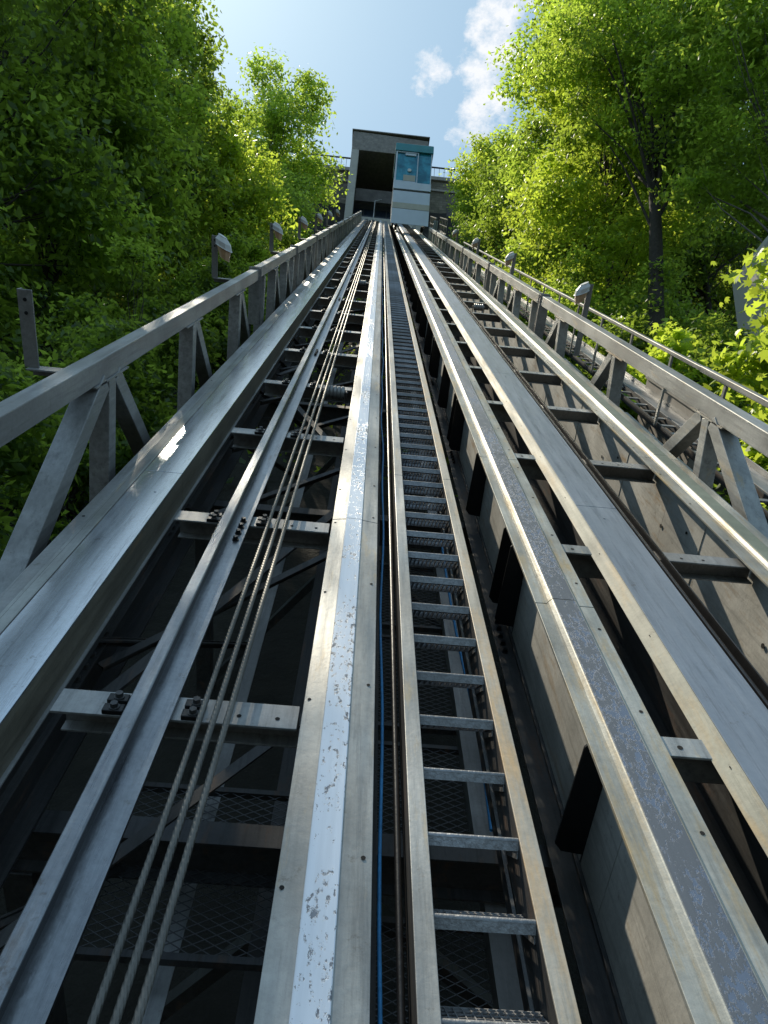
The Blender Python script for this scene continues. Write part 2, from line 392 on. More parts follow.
# grooved rollers on the ties
def roller(u, s, n, lab):
    t = thing('cable_roller', lab, 'roller', (u, s, n), 'grooved cable rollers')
    b = MB()
    for k in range(5):
        x = -.10+k*.04; b.cyl((x, 0, .05), (x+.012, 0, .05), .058, 16, .07); b.cyl((x+.012, 0, .05), (x+.028, 0, .05), .07, 16); b.cyl((x+.028, 0, .05), (x+.04, 0, .05), .07, 16, .058)
    b.build('roller_drum', 'galv', t)
    for x in (-.12, .118):
        b = MB(); b.box((x-.006, -.04, -.10), (x+.006, .04, .07)); b.build('side_plate', 'galv_dark', t)
    b = MB(); b.cyl((-.135, 0, .05), (.135, 0, .05), .014); b.build('axle', 'galv_dark', t)
roller(-.32, 7.35, -1.95, 'grooved cable roller between the cables and the white striped rail')
roller(-.32, 18.0, -1.95, 'tiny grooved roller far up the left track')
roller(2.18, 15.2, -1.90, 'nearer grooved roller sitting between the ties of the right track')
roller(2.18, 25.8, -1.90, 'farther grooved roller between the ties of the right track')

# ------------------------------------------------------------------ ladder-like maintenance stair
t = thing('maintenance_stair', 'long narrow steel maintenance stair with grating treads up the middle', 'stair', (.47, 0, -1.84))
y = S0
for y1 in [4.9, 16, 30, 45, 60, S1]:
    b = MB(); b.ext([(-.205, -.008), (-.145, -.008), (-.145, 0), (-.205, 0)], y+.002, y1-.002); b.build('stringer', 'galv_light', t, .002); b = MB(); b.box((-.205, y+.002, -.17), (-.197, y1-.002, -.0085)); b.build('stringer_web', 'galv_dark', t)
    b = MB(); b.ext([(.152, -.008), (.212, -.008), (.212, 0), (.152, 0)], y+.002, y1-.002); b.build('stringer', 'rusty', t, .002, 'rust stained right stringer'); b = MB(); b.box((.152, y+.002, -.17), (.160, y1-.002, -.0085)); b.build('stringer_web', 'galv_dark', t); y = y1
# a tread is level in the world: rotate its mesh back by the slope
def tread_mesh():
    b = MB(); L = Matrix.Rotation(-TH, 4, 'X')
    b.box((-.196, -.008, -.026), (.151, .012, .004)); b.cyl((-.196, .001, .003), (.151, .001, .003), .010, 10)
    b.box((-.196, .15, -.026), (.151, .156, .0))
    for k in range(15): b.box((-.186+k*.0235, .012, -.022), (-.1825+k*.0235, .15, -.001))
    for k in range(4): b.box((-.196, .04+k*.03, -.006), (.151, .043+k*.03, -.0015))
    b.box((-.196, 0, -.05), (-.192, .156, -.0265)); b.box((.147, 0, -.05), (.151, .156, -.0265))
    b.v = [tuple(L @ Vector(p)) for p in b.v]
    return b
tr0 = tread_mesh().build('tread', 'tread', t)
step = .2855; s = 1.674-6*step; k = 0; rest = MB()
while s < S1-.3:
    if k == 0: tr0.location = (0, s, -.016)
    elif k < 100: c = tr0.copy(); COL.objects.link(c); c.location = (0, s, -.016)
    else:
        L = Matrix.Rotation(-TH, 4, 'X'); q = MB(); q.box((-.196, 0, -.026), (.151, .15, .004)); rest.add([Vector(p) @ Matrix.Identity(3) + Vector((0, s, -.016)) if False else tuple((L @ Vector(p)) + Vector((0, s, -.016))) for p in q.v], q.f)
    s += step; k += 1
r_ = rest.build('far_treads', 'tread', t); r_['kind'] = 'stuff'
for sgn, x in ((0, -.19), (1, .145)):
    b = MB(); b.box((x, S0, -.26), (x+.012, S1, -.20)); b.build('tread_carrier', 'galv_dark', t)

# ropes and conduit next to the stair
def slack_tube(name, label, cat, pts, r, mat, twist=False):
    b = MB(); b.tube(pts, [r]*len(pts), 8); o = b.build(name, mat); o.location = (0, 0, 0); o.rotation_euler = (TH, 0, 0); tag(o, label, cat)
pts = [(.187+.006*sin(i*.9)+.005*sin(i*.31), S0+i*.25, -1.94-.03*sin(i*.23)**2) for i in range(int((S1-S0)/.25))]
slack_tube('rope', 'long slack blue rope running beside the white striped rail', 'rope', pts, .0065, 'blue_rope')
pts = [(.645+.012*sin(i*.5), 2.05+i*.2, -2.22+.012*sin(i*.8)) for i in range(14)]
slack_tube('rope', 'short blue rope hanging below the right edge of the maintenance stair', 'rope', pts, .008, 'blue_rope')
pts = [(.236, S0+i*.5, -1.93) for i in range(int((S1-S0)/.5))]
slack_tube('conduit', 'thin black conduit along the left side of the maintenance stair', 'conduit', pts, .011, 'black')

# ------------------------------------------------------------------ plate girders
def hat_girder(name, label, u0, x0, x1, strip0, strip1, webx, depth, stripmat, flmat, joints, side, stiff, fholes):
    t = thing(name, label, 'girder', (u0, 0, -1.84))
    y = S0
    for y1 in joints:
        b = MB(); b.ext([(x0, -.016), (x1, -.016), (x1, 0), (x0, 0)], y+.003, y1-.003)
        yy = y+.25
        while yy < min(y1, 22): b.disc((fholes, yy, 0), .009); yy += .62
        b.build('top_flange', [flmat, 'hole'], t, .002)
        b = MB(); b.ext([(strip0-.02, 0), (strip1+.02, 0), (strip1+.014, .012), (strip1, .028), (strip1-.004, .031), (strip0+.004, .031), (strip0, .028), (strip0-.014, .012)], y+.003, y1-.003)
        b.build('raised_rib', flmat, t)
        b = MB(); b.ext([(strip0+.006, .031), (strip1-.006, .031), (strip1-.008, .0335), (strip0+.008, .0335)], y+.003, y1-.003); b.build('running_strip', stripmat, t)
        y = y1
    b = MB(); y = S0; 
    while y < S1:
        y1 = min(y+3.53, S1); b.box((webx, y+.002, -depth), (webx+.014, y1-.002, -.0165)); y = y1
    b.build('web', 'web', t)
    b = MB(); b.box((x0, S0, -depth-.018), (x1, S1, -depth-.001))
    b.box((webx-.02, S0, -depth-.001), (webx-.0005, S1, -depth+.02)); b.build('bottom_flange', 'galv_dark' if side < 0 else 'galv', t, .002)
    for s in stiff:
        b = MB(); h = depth-.002
        if side < 0:
            b.extx([(s, 0), (s, 1)][0:0] or [(s-.005, -.0175), (s+.005, -.0175), (s+.005, -h), (s-.005, -h)], webx-.003, webx-.001)
            b.add([(webx-.001, s-.005, -.0175), (x0+.03, s-.005, -.0175), (x0+.004, s-.005, -.05), (x0-.012, s-.005, -h*.82), (x0+.02, s-.005, -h*.88), (webx-.001, s-.005, -h*.9),
                   (webx-.001, s+.005, -.0175), (x0+.03, s+.005, -.0175), (x0+.004, s+.005, -.05), (x0-.012, s+.005, -h*.82), (x0+.02, s+.005, -h*.88), (webx-.001, s+.005, -h*.9)],
                  [(0,1,2,3,4,5), (11,10,9,8,7,6), (0,6,7,1), (1,7,8,2), (2,8,9,3), (3,9,10,4), (4,10,11,5)])
            b.cyl((x0+.035, s-.008, -.065), (x0+.035, s+.008, -.065), .010, 8, mi=1)
            b.build('stiffener', ['black', 'lamp_white'], t)
            if s < 12 and any(abs(s-.27-q) < .03 for q in stiff):
                for k in range(5): bolt_part(t, (x0+.045, s-.12-k*.085, -depth-.001), 'black')
    return t
jst = []
for i, s in enumerate(TIES):
    jst.append(s-.03)
    if i % 2 == 1 and s < 30: jst.append(s+.24)
hat_girder('plate_girder', 'deep plate girder with worn blue running strip beside the maintenance stair', 1.135, -.155, .155, -.075, .055, -.035, .70, 'blue_strip', 'galv_green', [3.2, 5.5, 11.5, 17.5, 23.5, 29.5, 35.5, 41.5, 47.5, 53.5, 59.5, 65.5, S1], -1, jst, .125)
tL = hat_girder('plate_girder', 'pale plate girder with green strip and sunlit web, rightmost of the track', 2.625, -.175, .175, -.06, .06, -.03, .95, 'green_strip', 'galv_green', [5.9*k for k in range(1, 13)]+[S1], 1, [], -.15)
for i, s in enumerate(TIES[:24]):
    b = MB(); b.box((-.036, s-1.0, -.95), (-.031, s-.985, -.017)); b.cyl((-.036, s-.3, -.45), (-.040, s-.3, -.45), .018, 8, mi=1); b.cyl((-.036, s-.75, -.3), (-.040, s-.75, -.3), .012, 8, mi=1); b.build('web_seam', ['web', 'hole'], tL)

# ------------------------------------------------------------------ grey sheet covered beam and black channel
t = thing('sheet_covered_beam', 'running beam under a flat matt grey sheet cover, second from the right', 'beam', (1.68, 0, -1.84))
y = S0
for y1 in [4.62, 8.85, 13.1, 17.3]+[21.5+4.25*k for k in range(12)]+[S1]:
    b = MB(); b.ext([(-.125, -.006), (.165, -.006), (.165, 0), (-.125, 0)], y+.0025, y1-.0025); b.box((.159, y+.0025, -.10), (.165, y1-.0025, -.006)); b.cyl((.02, y1-.2, 0), (.02, y1-.2, .003), .007, 8)
    b.build('cover_panel', 'cover_matt', t, .0015); y = y1
b = MB(); b.ext([(-.195, -.05), (-.190, -.055), (-.124, -.010), (-.127, -.001), (-.133, -.004)], S0, S1)
y = .3
while y < 22: b.disc((-.152, y, -.021), .009); y += .9
b.build('edge_flange', ['cream', 'hole'], t, .001)
b = MB(); b.box((-.12, S0, -.04), (.155, S1, -.008)); b.box((-.02, S0, -.45), (.0, S1, -.04)); b.box((-.13, S0, -.47), (.15, S1, -.45)); b.build('beam_body', 'galv_dark', t)
t = thing('cable_channel', 'thin black channel running along the right edge of the grey cover', 'channel', (1.895, 0, -1.84))
b = MB(); b.ext([(-.04, -.06), (.04, -.06), (.04, .004), (.032, .004), (.032, -.05), (-.032, -.05), (-.032, .004), (-.04, .004)], S0, S1); b.build('channel_body', 'black', t, .001)
b = MB(); b.cyl((.0, S0, -.036), (.0, S1, -.036), .014, 8); b.build('cable', 'black', t)

# ------------------------------------------------------------------ guard trusses
def truss_section(lab, u, ntop, sa, sb, nodes, group, mirror, splice=True, w=.12, h=.15, nb=-2.45):
    t = thing('guard_truss', lab, 'guard truss', (u, sa, ntop), group); inn = -mirror   # mirror -1: left side, inner face towards +u
    cx = mirror*w/2
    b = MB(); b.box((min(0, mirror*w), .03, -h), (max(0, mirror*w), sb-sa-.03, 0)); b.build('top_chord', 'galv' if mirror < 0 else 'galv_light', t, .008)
    D_ = nb-ntop
    for sn, kinds in nodes:
        y = sn-sa
        if 'p' in kinds or len(kinds) > 1:
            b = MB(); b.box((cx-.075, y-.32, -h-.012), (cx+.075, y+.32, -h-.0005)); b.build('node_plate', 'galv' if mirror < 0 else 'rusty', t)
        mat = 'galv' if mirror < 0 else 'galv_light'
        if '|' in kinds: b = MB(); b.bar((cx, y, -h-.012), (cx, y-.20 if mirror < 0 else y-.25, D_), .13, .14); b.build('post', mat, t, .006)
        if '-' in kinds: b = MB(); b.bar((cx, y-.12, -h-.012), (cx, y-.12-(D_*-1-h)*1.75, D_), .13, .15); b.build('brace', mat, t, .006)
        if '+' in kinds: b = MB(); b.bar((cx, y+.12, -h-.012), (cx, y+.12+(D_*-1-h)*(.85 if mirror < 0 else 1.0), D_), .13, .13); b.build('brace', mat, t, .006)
    if splice:
        y = sb-sa
        for yy in (y-.03, y+.09):
            b = MB(); b.box((cx-.085, yy-.006, D_*.62), (cx+.085, yy+.006, .03)); b.build('splice_plate', 'galv', t, .003)
        b = MB(); b.box((cx-.085, y-.02, .0), (cx+.085, y+.08, .02)); b.box((cx-.08, y-.02, D_), (cx-.06, y+.08, -.05)); b.build('splice_cap', 'galv_dark', t, .003)
        b = MB(); b.box((cx-.05, y-.015, -.5), (cx+.05, y+.075, -.32)); b.build('bearing_block', 'galv', t, .004)
nodes0 = [(-.2, '|+'), (2.0, '|'), (4.85, 'p-|+'), (7.2, '|+p'), (9.7, '|+')]
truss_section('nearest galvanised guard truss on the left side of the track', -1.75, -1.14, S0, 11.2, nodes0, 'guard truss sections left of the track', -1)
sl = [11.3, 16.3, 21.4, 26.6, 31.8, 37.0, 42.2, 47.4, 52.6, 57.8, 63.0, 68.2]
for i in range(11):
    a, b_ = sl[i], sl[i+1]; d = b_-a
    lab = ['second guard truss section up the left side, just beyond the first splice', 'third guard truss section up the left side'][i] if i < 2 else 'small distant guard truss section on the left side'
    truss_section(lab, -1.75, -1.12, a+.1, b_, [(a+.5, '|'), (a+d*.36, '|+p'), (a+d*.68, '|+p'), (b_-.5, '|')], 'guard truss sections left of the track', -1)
nodesR = [(-2+2.4, '|+'), (3.1, '|+p'), (5.9, 'p+|-'), (8.55, 'p+|'), (11.4, '|+')]
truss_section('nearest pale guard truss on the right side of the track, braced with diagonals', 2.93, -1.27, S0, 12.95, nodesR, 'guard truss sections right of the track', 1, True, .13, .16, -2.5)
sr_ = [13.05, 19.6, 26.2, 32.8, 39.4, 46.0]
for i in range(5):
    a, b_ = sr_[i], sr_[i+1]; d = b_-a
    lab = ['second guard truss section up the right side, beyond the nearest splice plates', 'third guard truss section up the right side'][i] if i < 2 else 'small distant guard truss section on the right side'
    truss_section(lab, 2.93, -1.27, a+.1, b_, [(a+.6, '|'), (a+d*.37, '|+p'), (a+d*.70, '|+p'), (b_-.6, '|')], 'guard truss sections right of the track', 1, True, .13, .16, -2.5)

# ------------------------------------------------------------------ lamps on brackets
def lamp(u, s, side, n0, lab, head=True, cat='lamp'):
    t = thing('floodlight' if head else 'lamp_bracket', lab, cat if head else 'bracket', (u, s, n0), ('floodlights along the left truss' if side < 0 else 'floodlights along the right truss') if head else None)
    b = MB()
    if side < 0:
        b.box((-.02, -.05, 0), (.30, .05, .012)); b.box((-.02, .045, -.05), (.30, .055, 0)); b.build('arm', 'galv', t, .002)
    b = MB(); z1 = (.58 if head else .49) if side < 0 else .42; z0 = .0125 if side < 0 else -.75
    b.box((-.045, -.006, z0), (.045, .006, z1)); b.box((-.045, -.006+.012, z0), (-.033, .05, z1))
    if side < 0: b.cyl((.0, -.009, z1-.06), (0, -.0065, z1-.06), .012, 8, mi=1); b.cyl((0, -.009, z1-.14), (0, -.0065, z1-.14), .012, 8, mi=1)
    b.build('upright', ['galv', 'hole'], t, .002)
    if not head: return t
    t.scale = (.88, .88, .92); d = -side
    hx = d*.13; zc = z1-.13
    # faceted housing: wide hood above, tapering lens below, leaning toward the track
    def ring(cx, cy, cz, rx, ry, tilt):
        return [(cx+rx*cos(a)+tilt*d*0, cy+ry*sin(a), cz+rx*cos(a)*tilt*d) for a in [pi/8+i*pi/4 for i in range(8)]]
    r0 = ring(hx-d*.01, -.02, zc+.135, .055, .055, -.5); r1 = ring(hx, -.02, zc+.06, .115, .115, -.45); r2 = ring(hx+d*.01, -.02, zc-.02, .118, .118, -.45); r3 = ring(hx+d*.02, -.02, zc-.17, .07, .07, -.5)
    def skin(rings, caps=True):
        vs = [p for r in rings for p in r]; fs = []
        for j in range(len(rings)-1):
            for i in range(8): fs.append((j*8+i, j*8+(i+1) % 8, (j+1)*8+(i+1) % 8, (j+1)*8+i))
        if caps: fs += [tuple(range(8)), tuple(range(len(vs)-1, len(vs)-9, -1))]
        return vs, fs
    b = MB(); b.add(*skin([r0, r1, r2])); hd = b.build('housing', 'lamp_white', t, .012)
    b = MB(); q = ring(hx+d*.01, -.02, zc-.022, .105, .105, -.45); b.add(*skin([q, r3])); b.build('lens', 'lens', t, .004)
    b = MB(); b.box((min(0, hx), -.02, zc+.0), (max(0, hx), .0, zc+.03)); b.build('mount', 'galv', t)
    return t
lamp(-2.12, 4.5, -1, -1.20, 'empty L-shaped lamp bracket with two holes beside the near left truss', False)
for i, s in enumerate([9.85, 15.05, 19.3+.9, 25.3, 30.4, 35.5]):
    lamp(-2.12, s, -1, -1.17, ['nearest white hooded floodlight on an L bracket left of the track', 'second floodlight up the left truss, beside the dark foliage', 'third floodlight up the left truss', 'fourth floodlight up the left truss', 'fifth floodlight up the left truss', 'farthest floodlight up the left truss, near the station'][i])
for i, s in enumerate([11.1, 17.75, 24.5, 31.6]):
    lamp(3.22, s, 1, -1.24, ['nearest floodlight on a post beyond the right truss', 'second floodlight on a post up the right truss', 'third floodlight on a post up the right truss', 'farthest floodlight on a post up the right truss'][i])

# ------------------------------------------------------------------ service walkway beyond the right truss
t = thing('cable_ladder', 'ladder-like cable tray lying beyond the right guard truss', 'cable tray', (4.42, 0, -2.6))
for x in (-.13, .13):
    b = MB(); b.box((x-.012, S0, -.08), (x+.012, S1, .02)); b.build('side_rail', 'galv_dark', t)
r0 = None
for k in range(99):
    if r0 is None: b = MB(); b.box((-.118, -.035, -.03), (.118, .035, -.005)); r0 = b.build('rung', 'galv', t); c = r0
    else: c = r0.copy(); COL.objects.link(c)
    c.location = (0, -.4+k*.40, 0)
t = thing('walkway', 'sloping service walkway of pale plates beyond the right guard truss', 'walkway', (3.75, 0, -2.66))
y = S0; k = 0
while y < 40:
    b = MB(); dx = .02*((k*7) % 3-1); b.box((-.28+dx, y+.01, -.03), (.34+dx, y+1.36, -.006+.004*(k % 2))); b.build('deck_plate', 'galv_light' if k % 3 else 'galv', t, .003); y += 1.38; k += 1
b = MB(); b.box((-.30, S0, -.20), (-.24, S1, -.035)); b.box((.30, S0, -.20), (.36, S1, -.035)); b.build('walkway_beam', 'galv_dark', t)
t = thing('cover_board', 'pale sheet metal side board along the far edge of the cable tray', 'board', (4.72, 0, -2.5))
b = MB(); y = S0
while y < 40: b.box((-.10, y+.004, -.12), (.16, y+2.9, -.10)); b.box((.16, y+.004, -.12), (.175, y+2.9, -.03)); y += 2.91
b.build('board_sheet', 'galv', t, .003)
# timber boards and black pipes lying between walkway and girder
for k, (x, s, n, l) in enumerate([(3.40, 5.2, -2.42, 3.2), (3.52, 5.6, -2.45, 2.9), (3.64, 5.0, -2.43, 3.3)]):
    b = MB(); b.box((-.05, 0, -.02), (.05, l, .02)); o = b.build('plank', 'wood', None, .004); o.location = P(x, s-.9, n); o.rotation_euler = (TH, 0, radians((-1.2, .8, 1.5)[k]))
    tag(o, ['weathered plank nearest the right girder, on the service walkway', 'middle one of three weathered planks on the service walkway', 'weathered plank nearest the cable tray on the service walkway'][k], 'plank', 'weathered planks lying on the service walkway')
pts = [(3.30+.03*sin(i*.7), 2+i*.4, -2.44+.02*sin(i*1.1)) for i in range(60)]
slack_tube('pipe', 'dark pipe running between the right girder and the service walkway', 'pipe', pts, .045, 'black')

t = thing('handrail', 'long pale steel handrail outside the service walkway, in front of the trees', 'handrail', (4.25, 0, -1.57))
b = MB(); b.bar((0, S0, 0), (0, 7.2, 0), .06, .06); b.bar((0, 7.21, 0), (0, 9.0, 0), .075, .075); b.bar((0, 9.01, 0), (0, 38, 0), .06, .06); b.build('top_rail', 'galv_light', t, .01)
b = MB(); b.box((-.015, -.03, -1.05), (.015, .03, -.03)); p0 = b.build('post', 'galv_light', t, .003)
for k in range(23):
    c = p0 if k == 0 else p0.copy()
    if k: COL.objects.link(c)
    c.location = (0, -.3+k*1.72, 0)
# low concrete retaining wall outside the handrail, and the pale building end at the right edge
b = MB(); b.box((-.12, -1.3, -3.2), (.12, 1.0, -.2)); b.box((-.16, -1.3, -.2), (.16, 1.0, -.1)); o = b.build('retaining_wall', 'concrete', None, .01); o.location = P(5.0, 11.3, -2.2); o.rotation_euler = (TH, 0, 0)
tag(o, 'low concrete retaining wall just beyond the handrail, below the maple bush', 'wall')
b = MB(); b.ext([(-1.3, -4), (3, -4), (3, 7.4), (-.9, 5.0), (-1.3, 4.3)], -1.0, 1.0); o = b.build('stair_tower', 'plaster', None, .02); o.location = (11.75, 15.5, 10.0)
tag(o, 'pale plastered building corner half hidden by leaves at the right edge', 'building')

# ------------------------------------------------------------------ substructure below the rails
for i, s in enumerate([2.3, 5.85, 9.4, 12.9, 16.4, 20, 23.5, 27, 30.6, 34, 37.6]):
    t = thing('cross_beam', ['lowest dark cross beam deep under the rails', 'second dark cross beam deep under the rails', 'third dark cross beam deep under the rails'][i] if i < 3 else 'distant dark cross beam deep under the rails', 'beam', (.6, s, -2.62), 'deep cross beams under the rails')
    b = MB(); b.box((-2.5, -.06, -.012), (2.5, .06, 0)); b.box((-2.5, -.006, -.24), (2.5, .006, -.012)); b.box((-2.5, -.06, -.252), (2.5, .06, -.24)); b.build('beam_bar', 'galv_dark', t)
    if i < 7:
        for x in (-1.95, -.55, 1.1, 2.1):
            b = MB(); b.box((x-.07, -.07, -2.1), (x+.07, .07, -.255)); b.build('column', 'galv_dark', t, .004)
        b = MB(); b.bar((-1.85, .0, -1.9), (-.6, .0, -.3), .07, .07, (0, 1, 0)); b.build('brace', 'galv_dark', t)
        b = MB(); b.bar((-.5, .02, -.3), (1.0, .02, -1.8), .07, .07, (0, 1, 0)); b.build('brace', 'galv_dark', t)
for x, lab in ((-1.35, 'left'), (.1, 'middle')):
    t = thing('lower_chord', f'dark bolted lower girder under the {"box beam" if lab == "left" else "white striped rail"}', 'girder', (x, 0, -2.45))
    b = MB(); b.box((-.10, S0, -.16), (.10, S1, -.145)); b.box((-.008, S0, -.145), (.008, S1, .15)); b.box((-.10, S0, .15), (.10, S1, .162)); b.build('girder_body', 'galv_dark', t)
    if lab == 'left':
        for s in (2.75, 4.5, 8.0):
            for k in range(6):
                for xx in (.03, .075): bolt_part(t, (xx, s+k*.1, .162), 'galv_dark')
# diagonal wind bracing in the left bay
for i, (s0, s1, x0, x1) in enumerate([(2.6, 5.6, -1.2, 0), (6.1, 9.2, 0, -1.2), (9.6, 12.7, -1.2, 0)]):
    b = MB(); b.bar((x0, s0, -2.32), (x1, s1, -2.32), .07, .02, (0, 0, 1)); o = b.build('wind_brace', 'galv_dark'); o.rotation_euler = (TH, 0, 0)
    tag(o, ['nearest flat diagonal brace under the left track', 'middle flat diagonal brace under the left track', 'farthest flat diagonal brace under the left track'][i], 'brace', 'flat diagonal braces under the left track')

for i, (x, n, m, lab) in enumerate([(-.62, -2.95, 'galv', 'pale lower service rail deep below the guide rail'), (-.25, -3.1, 'galv_dark', 'dark lower service rail below the hauling cables'), (.80, -2.9, 'galv', 'lower service rail beside the foot of the stiffened girder'), (1.62, -2.75, 'galv_dark', 'dark lower rail in the slot below the grey sheet cover')]):
    b = MB(); b.box((-.05, S0, -.008), (.05, S1, 0)); b.box((-.05, S0, -.09), (-.042, S1, -.008)); o = b.build('service_rail', m); o.location = P(x, 0, n); o.rotation_euler = (TH, 0, 0); tag(o, lab, 'rail')
k = 0
for bay in range(9):
    sb = 1.3+bay*1.765
    for (xa, xb, na, nb_) in [(-1.25, -.15, -2.36, -2.36), (-1.3, -.7, -2.2, -3.2)]:
        b = MB(); b.bar((xa, sb, na), (xb, sb+1.5, nb_), .055, .012, (0, 0, 1)); b.bar((xa, sb+.03, na-.03), (xb, sb+1.53, nb_-.03), .010, .05, (0, 0, 1)); o = b.build('lattice_angle', 'galv_dark'); o.rotation_euler = (TH, 0, 0)
        tag(o, f'{ORD[bay]} {"flat" if na == nb_ else "steep"} lattice angle from the bottom, in the dark bay left of the cables', 'lattice angle', 'lattice angles under the left track')
def mesh_panel(lab, u, s, n, w, l, level, group):
    t = thing('mesh_walkway', lab, 'mesh walkway', (u, s, n), group)
    if level: t.rotation_euler = (0, 0, 0)
    b = MB(); p = .045; k = -int(l/p)
    def clip(x0, y0, dx, dy):
        t0, t1 = 0., 1e9
        for c, d, lo, hi in ((x0, dx, -w/2, w/2), (y0, dy, 0, l)):
            a, e = (lo-c)/d, (hi-c)/d
            if a > e: a, e = e, a
            t0, t1 = max(t0, a), min(t1, e)
        return (t0, t1) if t1 > t0+.01 else None
    x = -w/2-l*2.2
    while x < w/2+l*2.2:
        for d in (1, -1):
            dx, dy = d*1.0, .5
            r = clip(x - dx*50, -50*dy, dx, dy)
            if r: a = (x-dx*50+dx*r[0], -50*dy+dy*r[0], 0); c = (x-dx*50+dx*r[1], -50*dy+dy*r[1], 0); b.bar(a, c, .0035, .0035, (0, 0, 1))
        x += p*2
    b.build('mesh', 'mesh', t)
    b = MB(); b.box((-w/2-.03, -.03, -.03), (w/2+.03, 0, .01)); b.box((-w/2-.03, l, -.03), (w/2+.03, l+.03, .01)); b.box((-w/2-.03, 0, -.03), (-w/2, l, .01)); b.box((w/2, 0, -.03), (w/2+.03, l, .01)); b.build('frame', 'galv_dark', t)
mg = 'expanded metal panels under the stair'
mesh_panel('lowest expanded metal panel seen down between the stair treads', .42, 1.25, -3.0, .95, .95, False, mg)
mesh_panel('second expanded metal panel below the stair treads', .42, 2.4, -3.0, .95, .95, False, mg)
mesh_panel('third expanded metal panel below the stair treads', .42, 3.55, -3.0, .95, .95, False, mg)
mesh_panel('topmost expanded metal panel below the stair treads', .42, 4.7, -3.0, .95, .95, False, mg)
mesh_panel('expanded metal panel below the three hauling cables', -.55, 1.9, -2.85, .85, .85, False, None)
mesh_panel('expanded metal panel under the bay between the two right beams', 1.55, 2.1, -2.9, .5, 1.6, False, None)

# ------------------------------------------------------------------ car
Yc = 25.9; CS = 1.38
t = upright('funicular_car', 'white and teal glazed funicular car stopped near the top on the right track', 'funicular car', (1.33*CS, Yc*CS, 23.96*CS)); t.scale = (CS, CS, CS)
W = .87; Ht = 4.85; Dp = 1.7
def panel(z0, z1, mat, name, dy=0., x0=-W, x1=W):
    b = MB(); ya, yb = min(Dp, max(0, z0)/.976), min(Dp, z1/.976); b.extx([(-dy, z0), (ya+.02, z0), (yb, z1), (-dy, z1)], x0, x1); return b.build(name, mat, t, .01)
panel(0, .89, 'white_panel', 'lower_panel')
panel(.895, 1.235, 'beige', 'beige_band', .012)
panel(1.24, 1.95, 'white_panel', 'middle_panel')
panel(1.955, 2.05, 'galv_dark', 'joint_band', -.03, -W+.02, W-.02)
panel(2.055, 2.50, 'white_panel', 'sill_panel', .02, -W-.02, W+.02)
b = MB(); b.box((-W+.03, .05, 2.505), (W-.03, Dp-.05, 4.39)); b.build('glazing', 'glass', t)
fr = [((-W, -.01, 2.505), (-W+.07, .06, 4.39)), ((W-.04, -.01, 2.505), (W, .06, 4.39)), ((.175, -.01, 2.505), (.22, .048, 4.39)), ((-W+.0705, -.01, 4.33), (.154, .048, 4.388)), ((-W+.0705, -.01, 2.507), (.154, .048, 2.57)),
      ((-W, Dp-.07, 2.505), (-W+.06, Dp, 4.39)), ((W-.06, Dp-.07, 2.505), (W, Dp, 4.39)), ((-W, 1.1, 2.505), (-W+.05, 1.17, 4.39))]
for a, c in fr: b = MB(); b.box(a, c); b.build('window_frame', 'white_panel', t, .006)
panel(4.395, 4.84, 'teal', 'fascia', .06, -W-.05, W+.05)
b = MB(); b.box((-W-.02, -.02, 4.845), (W+.02, Dp, 4.90)); b.box((-.5, .3, 4.90), (.5, 1.6, 5.02)); b.build('roof', 'galv', t, .01)
b = MB(); b.box((-.42, -.004, 4.18), (.10, .046, 4.30)); b.build('header_board', 'white_panel', t)
b = MB(); b.box((-.45, -.0, 2.60), (.12, .0475, 2.95)); b.build('notice', 'beige', t)
b = MB(); b.cyl((-.18, .0, 3.27), (-.18, .047, 3.27), .09, 16); b.build('round_sticker', 'lamp_white', t)
b = MB(); b.add([(-W+.03, .15, -.01), (-W+.03, Dp, -.01), (-W+.03, Dp, 1.9-.01*0-1.91+1.6), (W-.03, .15, -.01), (W-.03, Dp, -.01), (W-.03, Dp, 1.59)][0:0], []); 
b.bar((-W+.10, .08, -.04), (-W+.10, 1.75, 1.60), .10, .10); b.bar((W-.10, .08, -.04), (W-.10, 1.75, 1.60), .10, .10); b.build('underframe', 'galv_dark', t)
for x in (-.62, .62):
    b = MB(); b.cyl((x-.06, .62, .33), (x+.06, .62, .33), .13, 20); b.build('wheel', 'galv_dark', t)
b = MB(); b.cyl((.18, .12, -.10), (.18, .12, .0), .03, 8); b.cyl((.05, .12, -.10), (.31, .12, -.10), .035, 10); b.build('coupling', 'galv', t)

# ------------------------------------------------------------------ upper station
Ys = 32.9; SS = 1.64
t = upright('upper_station', 'upper station portal with brown lintel and pale pillar over the track heads', 'station', (.1*SS, Ys*SS, 29.7*SS)); t.scale = (SS, SS, SS)
b = MB(); b.add([(-2.25, 0, 6.05), (2.4, 0, 6.05), (2.4, 0, 7.35), (-2.25, 0, 7.55), (-2.25, 4, 6.05), (2.4, 4, 6.05), (2.4, 4, 7.35), (-2.25, 4, 7.55)], [(0,1,2,3), (7,6,5,4), (0,4,5,1), (1,5,6,2), (2,6,7,3), (3,7,4,0)]); b.build('lintel', 'lintel', t, .02)
b = MB(); b.box((-2.33, -.08, 7.56), (2.48, 4.0, 7.64)); b.build('roof_coping', 'lintel', t, .01)
b = MB(); b.box((-2.25, -.02, -.6), (-1.80, .5, 6.045)); b.build('pillar', 'pillar', t, .02)
b = MB(); b.box((1.95, -.02, -.6), (2.4, .5, 6.045)); b.build('pillar', 'pillar', t, .02)
b = MB(); b.box((-2.2, .51, -.6), (-2.0, 4, 6.04)); b.box((2.15, .51, -.6), (2.35, 4, 6.04)); b.box((-1.99, 3.8, -.6), (2.14, 4, 6.04)); b.build('inner_wall', 'dark_in', t)
